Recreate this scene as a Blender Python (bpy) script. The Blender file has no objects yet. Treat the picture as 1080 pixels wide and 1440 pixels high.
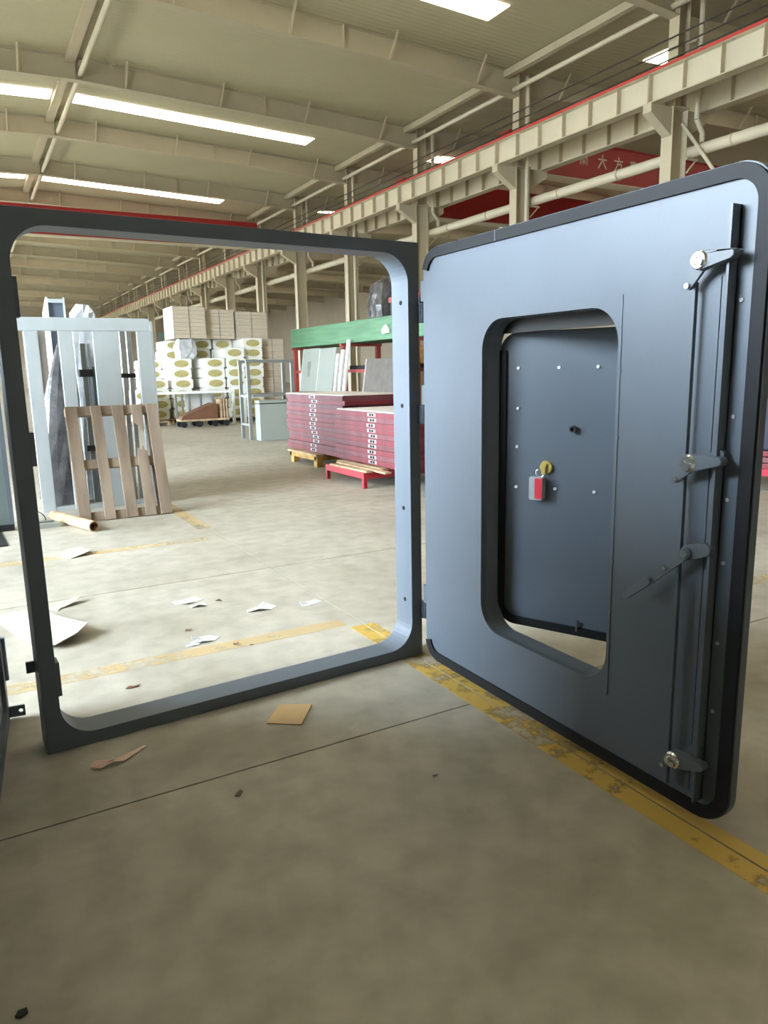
import bpy, math, random
from mathutils import Vector, Matrix
from mathutils.geometry import tessellate_polygon
S = bpy.context.scene
COL = S.collection
random.seed(7)

# ------------------------------------------------------------------ camera
RC = ((0.8700095, -0.4926348, -0.0198595), (-0.1107837, -0.1560802, -0.9815121), (0.4804273, 0.8561250, -0.1903672))
cam = bpy.data.cameras.new('camera')
cam.sensor_fit = 'VERTICAL'; cam.sensor_height = 36.0; cam.lens = 1030.15 * 36.0 / 1440.0
cam.clip_start = 0.05; cam.clip_end = 400
co = bpy.data.objects.new('camera', cam); COL.objects.link(co)
r, d, fw = [Vector(v) for v in RC]
co.matrix_world = Matrix(((r.x, -d.x, -fw.x, 0), (r.y, -d.y, -fw.y, 0), (r.z, -d.z, -fw.z, 1.45), (0, 0, 0, 1)))
S.camera = co
# ------------------------------------------------------------------ world, light, exposure
S.view_settings.view_transform = 'Standard'; S.view_settings.look = 'None'
S.view_settings.gamma = 1.0; S.view_settings.use_curve_mapping = False
S.view_settings.exposure = -0.05
w = bpy.data.worlds.new('sky'); S.world = w; w.use_nodes = True
bg = w.node_tree.nodes['Background']
bg.inputs[0].default_value = (0.76, 0.89, 1.0, 1); bg.inputs[1].default_value = 56.0
SKYLIGHT = 5.6
# openings of the left wall that let the daylight in: (y0, y1, z0, z1)
OPENINGS = [(3.0, 10.0, 1.2, 7.5)] + [(15.2 + 6 * k, 18.8 + 6 * k, 1.1, 2.6 if k < 2 else 4.4) for k in range(15)]
XL = -8.0
def portal(x, y0, y1, z0, z1):
    l = bpy.data.lights.new('daylight_portal', 'AREA'); l.shape = 'RECTANGLE'
    l.size = y1 - y0; l.size_y = z1 - z0; l.cycles.is_portal = True
    o = bpy.data.objects.new('daylight_portal', l); COL.objects.link(o)
    o.location = (x, (y0 + y1) / 2, (z0 + z1) / 2)
    # -Z of the light looks along +X
    o.rotation_euler = (math.radians(90), 0, math.radians(-90))
for (y0, y1, z0, z1) in OPENINGS: portal(XL - 0.2, y0, y1, z0, z1)

# ------------------------------------------------------------------ helpers
def lin(c):
    return tuple(((v / 255.0 / 12.92) if v / 255.0 <= 0.04045 else ((v / 255.0 + 0.055) / 1.055) ** 2.4) for v in c)
def mat(name, rgb, rough=0.5, metal=0.0, var=0.12, scale=6.0, bump=0.0, bscale=40.0, emit=0.0, rgb2=None, spec=0.5, stretch=(1, 1, 1), coat=0.0):
    m = bpy.data.materials.new(name); m.use_nodes = True
    nt = m.node_tree; N = nt.nodes; L = nt.links; b = N['Principled BSDF']
    c = lin(rgb); c2 = lin(rgb2) if rgb2 else tuple(v * (1 - var) for v in c)
    tc = N.new('ShaderNodeTexCoord'); mp = N.new('ShaderNodeMapping'); mp.inputs['Scale'].default_value = stretch
    L.new(tc.outputs['Object'], mp.inputs['Vector'])
    no = N.new('ShaderNodeTexNoise'); no.inputs['Scale'].default_value = scale; no.inputs['Detail'].default_value = 5
    L.new(mp.outputs[0], no.inputs['Vector'])
    cr = N.new('ShaderNodeValToRGB'); cr.color_ramp.elements[0].position = 0.35; cr.color_ramp.elements[1].position = 0.65
    cr.color_ramp.elements[0].color = (*c2, 1); cr.color_ramp.elements[1].color = (*c, 1)
    L.new(no.outputs[0], cr.inputs[0]); L.new(cr.outputs[0], b.inputs['Base Color'])
    b.inputs['Roughness'].default_value = rough; b.inputs['Metallic'].default_value = metal
    b.inputs['Specular IOR Level'].default_value = spec
    if coat: b.inputs['Coat Weight'].default_value = coat; b.inputs['Coat Roughness'].default_value = 0.25
    if bump:
        n2 = N.new('ShaderNodeTexNoise'); n2.inputs['Scale'].default_value = bscale; n2.inputs['Detail'].default_value = 4
        L.new(mp.outputs[0], n2.inputs['Vector'])
        bp = N.new('ShaderNodeBump'); bp.inputs['Strength'].default_value = bump; bp.inputs['Distance'].default_value = 0.02
        L.new(n2.outputs[0], bp.inputs['Height']); L.new(bp.outputs[0], b.inputs['Normal'])
    if emit:
        b.inputs['Emission Color'].default_value = (*c, 1); b.inputs['Emission Strength'].default_value = emit
    return m

class MB:
    def __init__(s): s.v = []; s.f = []
    def add(s, vs, fs):
        o = len(s.v); s.v += [tuple(v) for v in vs]; s.f += [tuple(i + o for i in f) for f in fs]; return s
    def box(s, x0, x1, y0, y1, z0, z1):
        return s.add([(x0, y0, z0), (x1, y0, z0), (x1, y1, z0), (x0, y1, z0), (x0, y0, z1), (x1, y0, z1), (x1, y1, z1), (x0, y1, z1)],
                     [(0, 3, 2, 1), (4, 5, 6, 7), (0, 1, 5, 4), (1, 2, 6, 5), (2, 3, 7, 6), (3, 0, 4, 7)])
    def hexa(s, bot, top):   # eight corners, both loops counter-clockwise seen from above
        return s.add(list(bot) + list(top), [(0, 3, 2, 1), (4, 5, 6, 7), (0, 1, 5, 4), (1, 2, 6, 5), (2, 3, 7, 6), (3, 0, 4, 7)])
    def prism(s, poly, axis, a0, a1, holes=()):
        # poly in the two other axes (x: (y,z), y: (x,z), z: (x,y)), extruded from a0 to a1
        def P(p, a): return {'x': (a, p[0], p[1]), 'y': (p[0], a, p[1]), 'z': (p[0], p[1], a)}[axis]
        loops = [list(poly)] + [list(h) for h in holes]
        pts = [p for lp in loops for p in lp]; n = len(pts)
        vs = [P(p, a0) for p in pts] + [P(p, a1) for p in pts]; fs = []
        tris = tessellate_polygon([[Vector((p[0], p[1], 0)) for p in lp] for lp in loops])
        for t in tris: fs.append(tuple(t)); fs.append(tuple(i + n for i in reversed(t)))
        k = 0
        for lp in loops:
            m = len(lp)
            for i in range(m):
                a, b = k + i, k + (i + 1) % m; fs.append((a, b, b + n, a + n))
            k += m
        return s.add(vs, fs)
    def cyl(s, p0, p1, r0, r1=None, n=12, caps=True):
        r1 = r0 if r1 is None else r1
        p0 = Vector(p0); p1 = Vector(p1); ax = (p1 - p0).normalized()
        u = ax.orthogonal().normalized(); v = ax.cross(u)
        vs = []
        for p, rr in ((p0, r0), (p1, r1)):
            for i in range(n):
                t = 2 * math.pi * i / n; vs.append(p + u * (rr * math.cos(t)) + v * (rr * math.sin(t)))
        fs = [(i, (i + 1) % n, n + (i + 1) % n, n + i) for i in range(n)]
        if caps: fs += [tuple(reversed(range(n))), tuple(range(n, 2 * n))]
        return s.add(vs, fs)
    def tube(s, pts, rad, n=8):
        for a, b in zip(pts[:-1], pts[1:]): s.cyl(a, b, rad, n=n)
        return s
    def hollow(s, p0, p1, ro, ri, n=20):
        p0 = Vector(p0); p1 = Vector(p1); ax = (p1 - p0).normalized(); u = ax.orthogonal().normalized(); v = ax.cross(u); vs = []
        for p, rr in ((p0, ro), (p1, ro), (p1, ri), (p0, ri)):
            for i in range(n):
                t = 2 * math.pi * i / n; vs.append(p + u * (rr * math.cos(t)) + v * (rr * math.sin(t)))
        fs = []
        for k in range(4):
            for i in range(n):
                j = (i + 1) % n; k2 = (k + 1) % 4; fs.append((k * n + i, k * n + j, k2 * n + j, k2 * n + i))
        return s.add(vs, fs)
    def bar(s, p0, p1, wu, wv, up=(0, 0, 1)):   # square bar between two points
        p0 = Vector(p0); p1 = Vector(p1); ax = (p1 - p0).normalized(); up = Vector(up)
        u = ax.cross(up).normalized() if abs(ax.dot(up)) < 0.99 else Vector((1, 0, 0)); v = u.cross(ax).normalized()
        vs = [p + u * (a * wu / 2) + v * (b * wv / 2) for p in (p0, p1) for a, b in ((-1, -1), (1, -1), (1, 1), (-1, 1))]
        return s.add(vs, [(0, 3, 2, 1), (4, 5, 6, 7), (0, 1, 5, 4), (1, 2, 6, 5), (2, 3, 7, 6), (3, 0, 4, 7)])
    def mesh(s, name, m, smooth=False):
        me = bpy.data.meshes.new(name); me.from_pydata(s.v, [], s.f)
        import bmesh
        bm = bmesh.new(); bm.from_mesh(me); bmesh.ops.recalc_face_normals(bm, faces=bm.faces); bm.to_mesh(me); bm.free()
        if smooth:
            for p in me.polygons: p.use_smooth = True
            me.set_sharp_from_angle(angle=math.radians(35))
        me.materials.append(m); return me
def put(name, me, parent=None, loc=(0, 0, 0), rot=(0, 0, 0)):
    o = bpy.data.objects.new(name, me); COL.objects.link(o); o.location = loc; o.rotation_euler = rot
    if parent is not None: o.parent = parent
    return o
def obj(name, mb, m, parent=None, loc=(0, 0, 0), rot=(0, 0, 0), smooth=False, bevel=0):
    o = put(name, mb.mesh(name, m, smooth), parent, loc, rot)
    if bevel:
        b = o.modifiers.new('bevel', 'BEVEL'); b.width = bevel; b.segments = 2; b.limit_method = 'ANGLE'; b.angle_limit = math.radians(50)
    return o
def tag(o, label, cat, group=None):
    o['label'] = label; o['category'] = cat
    if group: o['group'] = group
    return o
def thing(name, label, cat, loc=(0, 0, 0), rz=0.0, group=None):
    o = put(name, None, None, loc, (0, 0, rz)); return tag(o, label, cat, group)
def struct(o): o['kind'] = 'structure'; return o
def copy_tree(o, parent=None):
    c = o.copy(); COL.objects.link(c)
    if parent is not None: c.parent = parent
    for ch in list(o.children): copy_tree(ch, c)
    return c
def rrect(x0, x1, y0, y1, rad, n=8):
    pts = []
    for cx, cy, a in ((x1 - rad, y1 - rad, 0), (x0 + rad, y1 - rad, 90), (x0 + rad, y0 + rad, 180), (x1 - rad, y0 + rad, 270)):
        for i in range(n + 1):
            t = math.radians(a + 90.0 * i / n); pts.append((cx + rad * math.cos(t), cy + rad * math.sin(t)))
    return pts
def capsule(a, b, ra, rb, n=8):    # tapered capsule outline in 2D from a to b
    ax, ay = a; bx, by = b; t0 = math.atan2(by - ay, bx - ax); pts = []
    for i in range(n + 1): t = t0 + math.pi / 2 + math.pi * i / n; pts.append((ax + ra * math.cos(t), ay + ra * math.sin(t)))
    for i in range(n + 1): t = t0 - math.pi / 2 + math.pi * i / n; pts.append((bx + rb * math.cos(t), by + rb * math.sin(t)))
    return pts

# ------------------------------------------------------------------ materials
MT = {}
MT['steel'] = mat('slate_paint', (83, 92, 103), 0.46, var=0.10, scale=2.5, bump=0.03, bscale=60)
MT['steel_dark'] = mat('slate_paint_frame', (94, 103, 114), 0.45, var=0.10, scale=3)
MT['rubber'] = mat('rubber', (20, 21, 25), 0.6, var=0.2, scale=9, spec=0.25)
MT['chrome'] = mat('zinc_bolt', (215, 218, 220), 0.22, 1.0, var=0.1, scale=20)
MT['lever'] = mat('lever_paint', (84, 92, 100), 0.4, var=0.12, scale=15)
MT['rivet'] = mat('bright_rivet', (240, 244, 248), 0.3, var=0.03)
MT['shade_dark'] = mat('shade_brown', (30, 26, 23), 0.7, var=0.2)  # shade above the wicket, put into the colour
MT['brown_dark'] = mat('brown_dark', (92, 82, 72), 0.5, var=0.3, scale=4)
MT['hole'] = mat('hole_black', (8, 9, 10), 0.9, var=0.1)
MT['brass'] = mat('brass', (214, 190, 110), 0.4, 0.6, var=0.15, scale=30)
MT['tag_red'] = mat('tag_red', (214, 62, 78), 0.35, var=0.1, scale=20)
MT['tag_grey'] = mat('tag_grey', (168, 172, 176), 0.35, var=0.1, scale=20)
MT['beige'] = mat('beige_steel', (184, 173, 147), 0.55, var=0.07, scale=1.5)
MT['beige_col'] = mat('beige_column', (190, 178, 152), 0.55, var=0.08, scale=1.5)
MT['wall'] = mat('beige_wall', (178, 166, 146), 0.8, var=0.08, scale=0.4)
MT['pipe'] = mat('cream_pipe', (206, 196, 172), 0.45, var=0.07, scale=2)
MT['crane'] = mat('crane_red', (170, 44, 42), 0.45, var=0.14, scale=0.8)
MT['rail_red'] = mat('rail_red', (190, 58, 46), 0.5, var=0.1)
MT['lettering'] = mat('lettering', (226, 206, 190), 0.6, var=0.05)
MT['black'] = mat('black_metal', (28, 28, 30), 0.5, var=0.2)
MT['cable'] = mat('cable_dark', (52, 46, 40), 0.7, var=0.1)
MT['skylight'] = mat('skylight_panel', (255, 246, 224), 0.5, var=0.02, emit=SKYLIGHT)
MT['white_steel'] = mat('white_galvanised', (178, 184, 185), 0.38, var=0.07, scale=4)
MT['silver'] = mat('silver_profile', (190, 192, 194), 0.28, 0.85, var=0.15, scale=8)
MT['film'] = mat('plastic_film', (198, 200, 202), 0.16, var=0.35, scale=7, bump=0.6, bscale=9)
MT['film_dark'] = mat('plastic_film_dark', (92, 90, 90), 0.2, var=0.5, scale=5, bump=0.7, bscale=8)
MT['wood'] = mat('pallet_wood', (150, 132, 114), 0.8, rgb2=(116, 98, 82), scale=5, stretch=(1, 1, 0.25), bump=0.15, bscale=30)
MT['wood2'] = mat('plank_wood', (198, 172, 140), 0.8, rgb2=(160, 132, 100), scale=6, bump=0.1)
MT['wood_yellow'] = mat('yellow_pallet', (196, 158, 84), 0.75, rgb2=(160, 124, 62), scale=6, bump=0.1)
MT['leaf_red'] = mat('maroon_primer', (122, 30, 40), 0.55, rgb2=(100, 27, 35), scale=3)
MT['leaf_red2'] = mat('maroon_dusty', (114, 66, 70), 0.6, rgb2=(96, 45, 51), scale=3)
MT['leaf_red3'] = mat('maroon_dull', (104, 52, 56), 0.55, rgb2=(84, 36, 42), scale=3)
MT['leaf_top'] = mat('white_leaf_face', (226, 216, 210), 0.5, var=0.06, scale=3)
MT['trolley_red'] = mat('trolley_red', (168, 34, 48), 0.45, var=0.15, scale=8)
MT['plate'] = mat('lock_plate', (170, 160, 160), 0.4, 0.4, var=0.1)
MT['green'] = mat('green_sheet', (98, 142, 106), 0.6, rgb2=(82, 124, 92), scale=4, stretch=(1, 0.2, 3))
MT['rack_red'] = mat('rack_red', (166, 74, 66), 0.55, var=0.1)
MT['greygreen'] = mat('grey_green_panel', (146, 151, 143), 0.5, var=0.06, scale=2)
MT['teal'] = mat('teal_grey_panel', (104, 116, 114), 0.5, var=0.1, scale=2)
MT['bench'] = mat('bench_steel', (120, 121, 115), 0.45, var=0.12, scale=6)
MT['white'] = mat('white_paint', (236, 236, 232), 0.6, var=0.04)
MT['sleeve'] = mat('white_sleeve', (240, 238, 230), 0.55, var=0.05, scale=4, bump=0.2, bscale=10)
MT['wool'] = mat('rock_wool', (190, 178, 124), 0.95, rgb2=(166, 152, 96), scale=14, bump=0.4)
MT['board'] = mat('beige_board', (198, 184, 164), 0.7, rgb2=(184, 170, 150), scale=2, stretch=(1, 1, 16))
MT['brown'] = mat('brown_sheet', (116, 78, 58), 0.5, var=0.25, scale=4)
MT['navy'] = mat('navy_sheet', (46, 44, 62), 0.6, var=0.2, scale=5)
MT['card'] = mat('cardboard', (206, 172, 124), 0.8, var=0.08, scale=14)
MT['paper'] = mat('white_paper', (216, 216, 216), 0.7, var=0.04)
MT['pink'] = mat('pink_strip', (232, 208, 188), 0.7, rgb2=(220, 180, 170), scale=18)
MT['foil'] = mat('pale_sheet', (182, 174, 160), 0.5, rgb2=(166, 156, 138), scale=8)
MT['sign'] = mat('pale_sign', (150, 182, 178), 0.6, var=0.1)

# concrete floor
def concrete():
    m = bpy.data.materials.new('concrete'); m.use_nodes = True; nt = m.node_tree; N = nt.nodes; L = nt.links; b = N['Principled BSDF']
    ge = N.new('ShaderNodeNewGeometry')
    n1 = N.new('ShaderNodeTexNoise'); n1.inputs['Scale'].default_value = 0.9; n1.inputs['Detail'].default_value = 8; n1.inputs['Roughness'].default_value = 0.62
    n2 = N.new('ShaderNodeTexNoise'); n2.inputs['Scale'].default_value = 7; n2.inputs['Detail'].default_value = 6
    for n in (n1, n2): L.new(ge.outputs['Position'], n.inputs['Vector'])
    r1 = N.new('ShaderNodeValToRGB'); e = r1.color_ramp.elements
    e[0].position = 0.3; e[0].color = (*lin((152, 145, 130)), 1); e[1].position = 0.7; e[1].color = (*lin((186, 179, 165)), 1)
    r2 = N.new('ShaderNodeValToRGB'); e = r2.color_ramp.elements
    e[0].position = 0.3; e[0].color = (0.76, 0.76, 0.74, 1); e[1].position = 0.62; e[1].color = (1, 1, 1, 1)
    mx = N.new('ShaderNodeMix'); mx.data_type = 'RGBA'; mx.blend_type = 'MULTIPLY'; mx.inputs[0].default_value = 1
    L.new(n1.outputs[0], r1.inputs[0]); L.new(n2.outputs[0], r2.inputs[0]); L.new(r1.outputs[0], mx.inputs[6]); L.new(r2.outputs[0], mx.inputs[7])
    L.new(mx.outputs[2], b.inputs['Base Color'])
    mr = N.new('ShaderNodeMapRange'); mr.inputs['To Min'].default_value = 0.38; mr.inputs['To Max'].default_value = 0.62
    L.new(n1.outputs[0], mr.inputs[0]); L.new(mr.outputs[0], b.inputs['Roughness'])
    bp = N.new('ShaderNodeBump'); bp.inputs['Strength'].default_value = 0.05; bp.inputs['Distance'].default_value = 0.01
    L.new(n2.outputs[0], bp.inputs['Height']); L.new(bp.outputs[0], b.inputs['Normal'])
    return m
MT['concrete'] = concrete()
MT['joint'] = mat('joint_dirt', (84, 74, 58), 0.9, var=0.2)
def worn_paint(name, lo, hi, rgb):
    m = bpy.data.materials.new(name); m.use_nodes = True; nt = m.node_tree; N = nt.nodes; L = nt.links; b = N['Principled BSDF']
    ge = N.new('ShaderNodeNewGeometry')
    n = N.new('ShaderNodeTexNoise'); n.inputs['Scale'].default_value = 9; n.inputs['Detail'].default_value = 8; n.inputs['Roughness'].default_value = 0.7
    n3 = N.new('ShaderNodeTexNoise'); n3.inputs['Scale'].default_value = 1.1
    L.new(ge.outputs['Position'], n.inputs['Vector']); L.new(ge.outputs['Position'], n3.inputs['Vector'])
    ad = N.new('ShaderNodeMath'); ad.operation = 'ADD'; L.new(n.outputs[0], ad.inputs[0]); L.new(n3.outputs[0], ad.inputs[1])
    r = N.new('ShaderNodeValToRGB'); e = r.color_ramp.elements; e[0].position = 0.86; e[0].color = (lo, lo, lo, 1); e[1].position = 1.0; e[1].color = (hi, hi, hi, 1)
    mr = N.new('ShaderNodeMapRange'); mr.inputs['From Max'].default_value = 1.3; mr.inputs['To Max'].default_value = 1.3
    L.new(ad.outputs[0], r.inputs[0])
    b.inputs['Base Color'].default_value = (*lin(rgb), 1); b.inputs['Roughness'].default_value = 0.6
    L.new(r.outputs[0], b.inputs['Alpha'])
    return m
MT['yellow'] = worn_paint('worn_yellow_paint', .06, .75, (214, 178, 88))
MT['yellow_faint'] = worn_paint('glare_pale_yellow_paint', .03, .42, (236, 206, 150))  # worn line; the wash-out by bright light is put into its colour
# ribbed roof sheet
def roofsheet():
    m = mat('roof_sheet', (184, 176, 146), 0.6, var=0.06, scale=0.5); nt = m.node_tree; N = nt.nodes; L = nt.links; b = N['Principled BSDF']
    ge = N.new('ShaderNodeNewGeometry'); wv = N.new('ShaderNodeTexWave'); wv.bands_direction = 'Y'; wv.inputs['Scale'].default_value = 1.6
    L.new(ge.outputs['Position'], wv.inputs['Vector'])
    bp = N.new('ShaderNodeBump'); bp.inputs['Strength'].default_value = 0.35; bp.inputs['Distance'].default_value = 0.03
    L.new(wv.outputs[0], bp.inputs['Height']); L.new(bp.outputs[0], b.inputs['Normal'])
    return m
MT['roof'] = roofsheet()

# ------------------------------------------------------------------ setting: floor, walls, ceiling
YN, YF, XR = -9.0, 109.0, 40.0
XM, XR1, XR2 = 16.33, 4.0, 28.0      # column line, ridges
fl = struct(obj('floor', MB().box(XL, XR, YN, YF, -0.30, -0.012), MT['joint']))
xs = [XL, -4.14, 1.872, 7.87, 13.87, 19.87, XR]
ys = [YN, -5.54, -2.88, -0.22, 2.44, 5.10, 7.76, 10.42, 13.08, 15.74, 18.40, YF]
for i in range(len(xs) - 1):
    for j in range(len(ys) - 1):
        g = 0.004
        obj('slab', MB().box(xs[i] + g, xs[i + 1] - g, ys[j] + g, ys[j + 1] - g, -0.012, 0.0), MT['concrete'], fl)
struct(obj('ground_outside', MB().box(XL - 40, XL - 0.3, YN - 20, YF + 20, -0.30, -0.02), MT['concrete']))
# left wall with its daylight openings
def wall_left():
    mb = MB(); t0, t1 = XL - 0.3, XL; y = YN; top = 10.6
    for (y0, y1, z0, z1) in OPENINGS:
        mb.box(t0, t1, y, y0, 0, top)
        if z0 > 0: mb.box(t0, t1, y0, y1, 0, z0)
        mb.box(t0, t1, y0, y1, z1, top); y = y1
    mb.box(t0, t1, y, YF, 0, top)
    return mb
struct(obj('wall_left', wall_left(), MT['wall']))
struct(obj('wall_right', MB().box(XR, XR + 0.3, YN, YF, 0, 10.7), MT['wall']))
struct(obj('wall_front', MB().box(XL - 0.3, XR + 0.3, YF, YF + 0.3, 0, 11.2), MT['wall']))
struct(obj('wall_back', MB().box(XL - 0.3, XR + 0.3, YN - 0.3, YN, 0, 11.2), MT['wall']))
def roof_z(x):   # underside of the roof sheet
    rx = XR1 if x <= XM else XR2
    return 10.92 - 0.036 * abs(x - rx)
def slope(xa, xb):
    za, zb = roof_z(xa), roof_z(xb)
    return MB().hexa([(xa, YN - .3, za), (xb, YN - .3, zb), (xb, YF + .3, zb), (xa, YF + .3, za)],
                     [(xa, YN - .3, za + .15), (xb, YN - .3, zb + .15), (xb, YF + .3, zb + .15), (xa, YF + .3, za + .15)])
for xa, xb in ((XL - .3, XR1), (XR1, XM), (XM + 0.001, XR2), (XR2, XR + .3)):
    struct(obj('ceiling', slope(xa, xb), MT['roof']))
# skylight strips, each of seven glazed panels
wn = 1
for yc in (5.0, 17.0, 29.2, 41.0, 53.0, 65.0, 77.0, 89.0, 101.0):
    for x0, x1 in ((4.3, 13.3), (-5.3, 3.7), (19.2, 27.6), (28.4, 36.8)):
        xm = (x0 + x1) / 2; rz = roof_z(xm)
        root = struct(put('window_%d' % wn, None, None, (xm, yc, rz))); wn += 1
        n = 7; wd = (x1 - x0) / n
        sl = (roof_z(x1) - roof_z(x0)) / (x1 - x0)
        me = MB().box(-wd / 2 + .012, wd / 2 - .012, -.46, .46, -.03, -.008).mesh('pane', MT['skylight'])
        for k in range(n):
            cx = x0 + wd * (k + .5) - xm
            put('pane', me, root, (cx, 0, sl * cx), (0, -math.atan(sl), 0))

# ------------------------------------------------------------------ rafters, columns, crane beams
YK = [7.72 + 6 * k for k in range(17)]
def rafter(x0, rx, x1):
    """tapered I-beam from eave to ridge to eave, meshes relative to its base point (x0, y, 0)"""
    def zb(x): return 10.27 - 0.030 * abs(x - rx) - 0.12 * max(0, (abs(x - rx) - 8.5) / 3.8)
    top = [(x, roof_z(min(max(x, -8), 40)) - 0.005) for x in (x0, rx, x1)]
    if rx == XR2: top = [(x, 10.92 - 0.036 * abs(x - rx) - 0.005) for x in (x0, rx, x1)]
    xs_ = [x1, (x1 + rx) / 2 + 2.3, rx, (x0 + rx) / 2 - 2.3, x0]
    bot = [(x, zb(x)) for x in xs_]
    P = lambda l: [(x - x0, z) for x, z in l]
    web = MB().prism(P(top + bot), 'y', -.008, .008)
    bf = MB()
    for a, b in zip(bot[:-1], bot[1:]): bf.add(*_slab(a, b, x0, .14, .02))
    tf = MB()
    for a, b in zip(top[:-1], top[1:]): tf.add(*_slab(a, b, x0, .14, .02))
    return web, bf, tf, zb
def _slab(a, b, x0, hw, t):
    (xa, za), (xb, zb_) = a, b
    vs = [(xa - x0, -hw, za), (xb - x0, -hw, zb_), (xb - x0, hw, zb_), (xa - x0, hw, za),
          (xa - x0, -hw, za - t), (xb - x0, -hw, zb_ - t), (xb - x0, hw, zb_ - t), (xa - x0, hw, za - t)]
    return vs, [(0, 1, 2, 3), (4, 7, 6, 5), (0, 4, 5, 1), (1, 5, 6, 2), (2, 6, 7, 3), (3, 7, 4, 0)]
for bay, (x0, rx, x1) in enumerate(((XL + .01, XR1, XM - .2), (XM + .2, XR2, XR - .01))):
    web, bf, tf, zb = rafter(x0, rx, x1)
    mw, mbf, mtf = web.mesh('web', MT['beige']), bf.mesh('bottom_flange', MT['beige']), tf.mesh('top_flange', MT['beige'])
    braces = []
    for k in range(8):
        xb_ = x0 + 1.3 + k * 3.03
        zl, zt = zb(xb_), 10.92 - .036 * abs(xb_ - rx)
        braces.append(MB().bar((xb_ - x0, -.10, zl), (xb_ - x0, -.62, zt - .01), .05, .05).mesh('fly_brace', MT['beige_col']))
    stiff = [MB().box(x - x0 - .01, x - x0 + .01, -.13, .13, zb(x), 10.92 - .036 * abs(x - rx) - .01).mesh('stiffener', MT['beige']) for x in ((x0 + rx) / 2, rx, (rx + x1) / 2)]
    for y in YK:
        t = thing('roof_rafter', ('beige tapered steel rafter crossing the roof of the main hall' if bay == 0 else 'beige tapered steel rafter crossing the side bay beyond the columns'), 'roof beam', (x0, y, 0),
                  group='rafters of the main hall' if bay == 0 else 'rafters of the side bay')
        put('web', mw, t); put('bottom_flange', mbf, t); put('top_flange', mtf, t)
        for b in braces: put('fly_brace', b, t)
        for b in stiff: put('stiffener', b, t)
# columns between the two bays
cm = dict(
    fl=MB().box(-.275, -.255, -.17, .17, 0, 7.72).mesh('flange', MT['beige_col']),
    fr=MB().box(.255, .275, -.17, .17, 0, 7.72).mesh('flange', MT['beige_col']),
    web=MB().box(-.255, .255, -.008, .008, 0, 7.72).mesh('web', MT['beige_col']),
    ufl=MB().box(-.2, -.18, -.15, .15, 7.72, 10.44).mesh('flange', MT['beige_col']),
    ufr=MB().box(.18, .2, -.15, .15, 7.72, 10.44).mesh('flange', MT['beige_col']),
    uweb=MB().box(-.18, .18, -.008, .008, 7.72, 10.44).mesh('web', MT['beige_col']),
    cap=MB().box(-.28, .28, -.2, .2, 7.70, 7.74).mesh('seat_plate', MT['beige_col']),
    cl=MB().prism([(-.275, 7.05), (-.275, 7.70), (-1.02, 7.70), (-1.02, 7.50)], 'y', -.13, .13).mesh('corbel', MT['beige_col']),
    cr=MB().prism([(.275, 7.05), (.275, 7.70), (1.02, 7.70), (1.02, 7.50)], 'y', -.13, .13).mesh('corbel', MT['beige_col']),
    base=MB().box(-.38, .38, -.27, .27, 0, .03).mesh('base_plate', MT['beige_col']))
PN = {'fl': 'flange', 'fr': 'flange', 'web': 'web', 'ufl': 'upper_flange', 'ufr': 'upper_flange', 'uweb': 'upper_web', 'cap': 'seat_plate', 'cl': 'corbel', 'cr': 'corbel', 'base': 'base_plate'}
for i, y in enumerate(YK):
    t = thing('steel_column', 'tall beige steel column with corbels carrying the crane beams', 'column', (XM, y, 0), group='columns between the two bays')
    for k, me in cm.items(): put(PN[k], me, t)
    if i % 2 == 1:   # rain pipe that swings out around the crane beam
        p = MB().tube([(.36, -.36, 10.25), (.36, -.36, 7.45), (.60, -.36, 7.15), (.60, -.36, 6.94)], .065, 10)
        o = obj('rain_pipe', p, MT['pipe'], None, (XM, y, 0), smooth=True)
        tag(o, 'cream rain pipe with a kink under the crane beam, fixed to a column', 'pipe', 'kinked rain pipes')
        obj('clip', MB().box(.2, .36, -.36, -.15, 9.2, 9.26), MT['beige_col'], o)
    else:
        p = MB().cyl((.0, -.345, 0), (.0, -.345, 10.25), .06, n=10)
        o = obj('rain_pipe', p, MT['pipe'], None, (XM, y, 0), smooth=True)
        tag(o, 'straight cream rain pipe running down inside a column profile', 'pipe', 'straight rain pipes')
# crane beams, one per span, on both sides of the column line and along the left wall
def beam_meshes():
    return dict(web=MB().box(-.008, .008, 0, 5.99, .03, .65).mesh('web', MT['pipe']),
                top=MB().box(-.17, .17, 0, 5.99, .65, .68).mesh('top_flange', MT['pipe']),
                bot=MB().box(-.15, .15, 0, 5.99, 0, .03).mesh('bottom_flange', MT['beige_col']),
                st=MB().box(-.145, .145, -.008, .008, .03, .65).mesh('stiffener', MT['beige_col']),
                rail=MB().box(-.035, .035, 0, 5.99, .68, .74).mesh('rail', MT['rail_red']),
                bus=MB().box(-.20, -.16, 0, 5.99, .66, .72).mesh('conductor_bar', MT['rail_red']))
bmz = beam_meshes()
SPECS = [(15.46, 'cream crane beam span with red conductor bar facing the main hall', 'crane beam spans of the main hall', True),
         (17.20, 'cream crane beam span on the far side of the columns', 'crane beam spans of the side bay', True),
         (XL + .45, 'cream crane beam span along the wall with the daylight openings', 'crane beam spans along the left wall', False)]
for (bx, lab, grp, det) in SPECS:
    for y in YK[:-1]:
        t = thing('crane_beam', lab, 'beam', (bx, y, 7.70), group=grp)
        put('web', bmz['web'], t); put('top_flange', bmz['top'], t); put('bottom_flange', bmz['bot'], t); put('rail', bmz['rail'], t)
        if det:
            if bx < 16: put('conductor_bar', bmz['bus'], t)
            for k in range(7): put('stiffener', bmz['st'], t, (0, min(5.98, max(.01, k * .9983)), 0))
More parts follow.
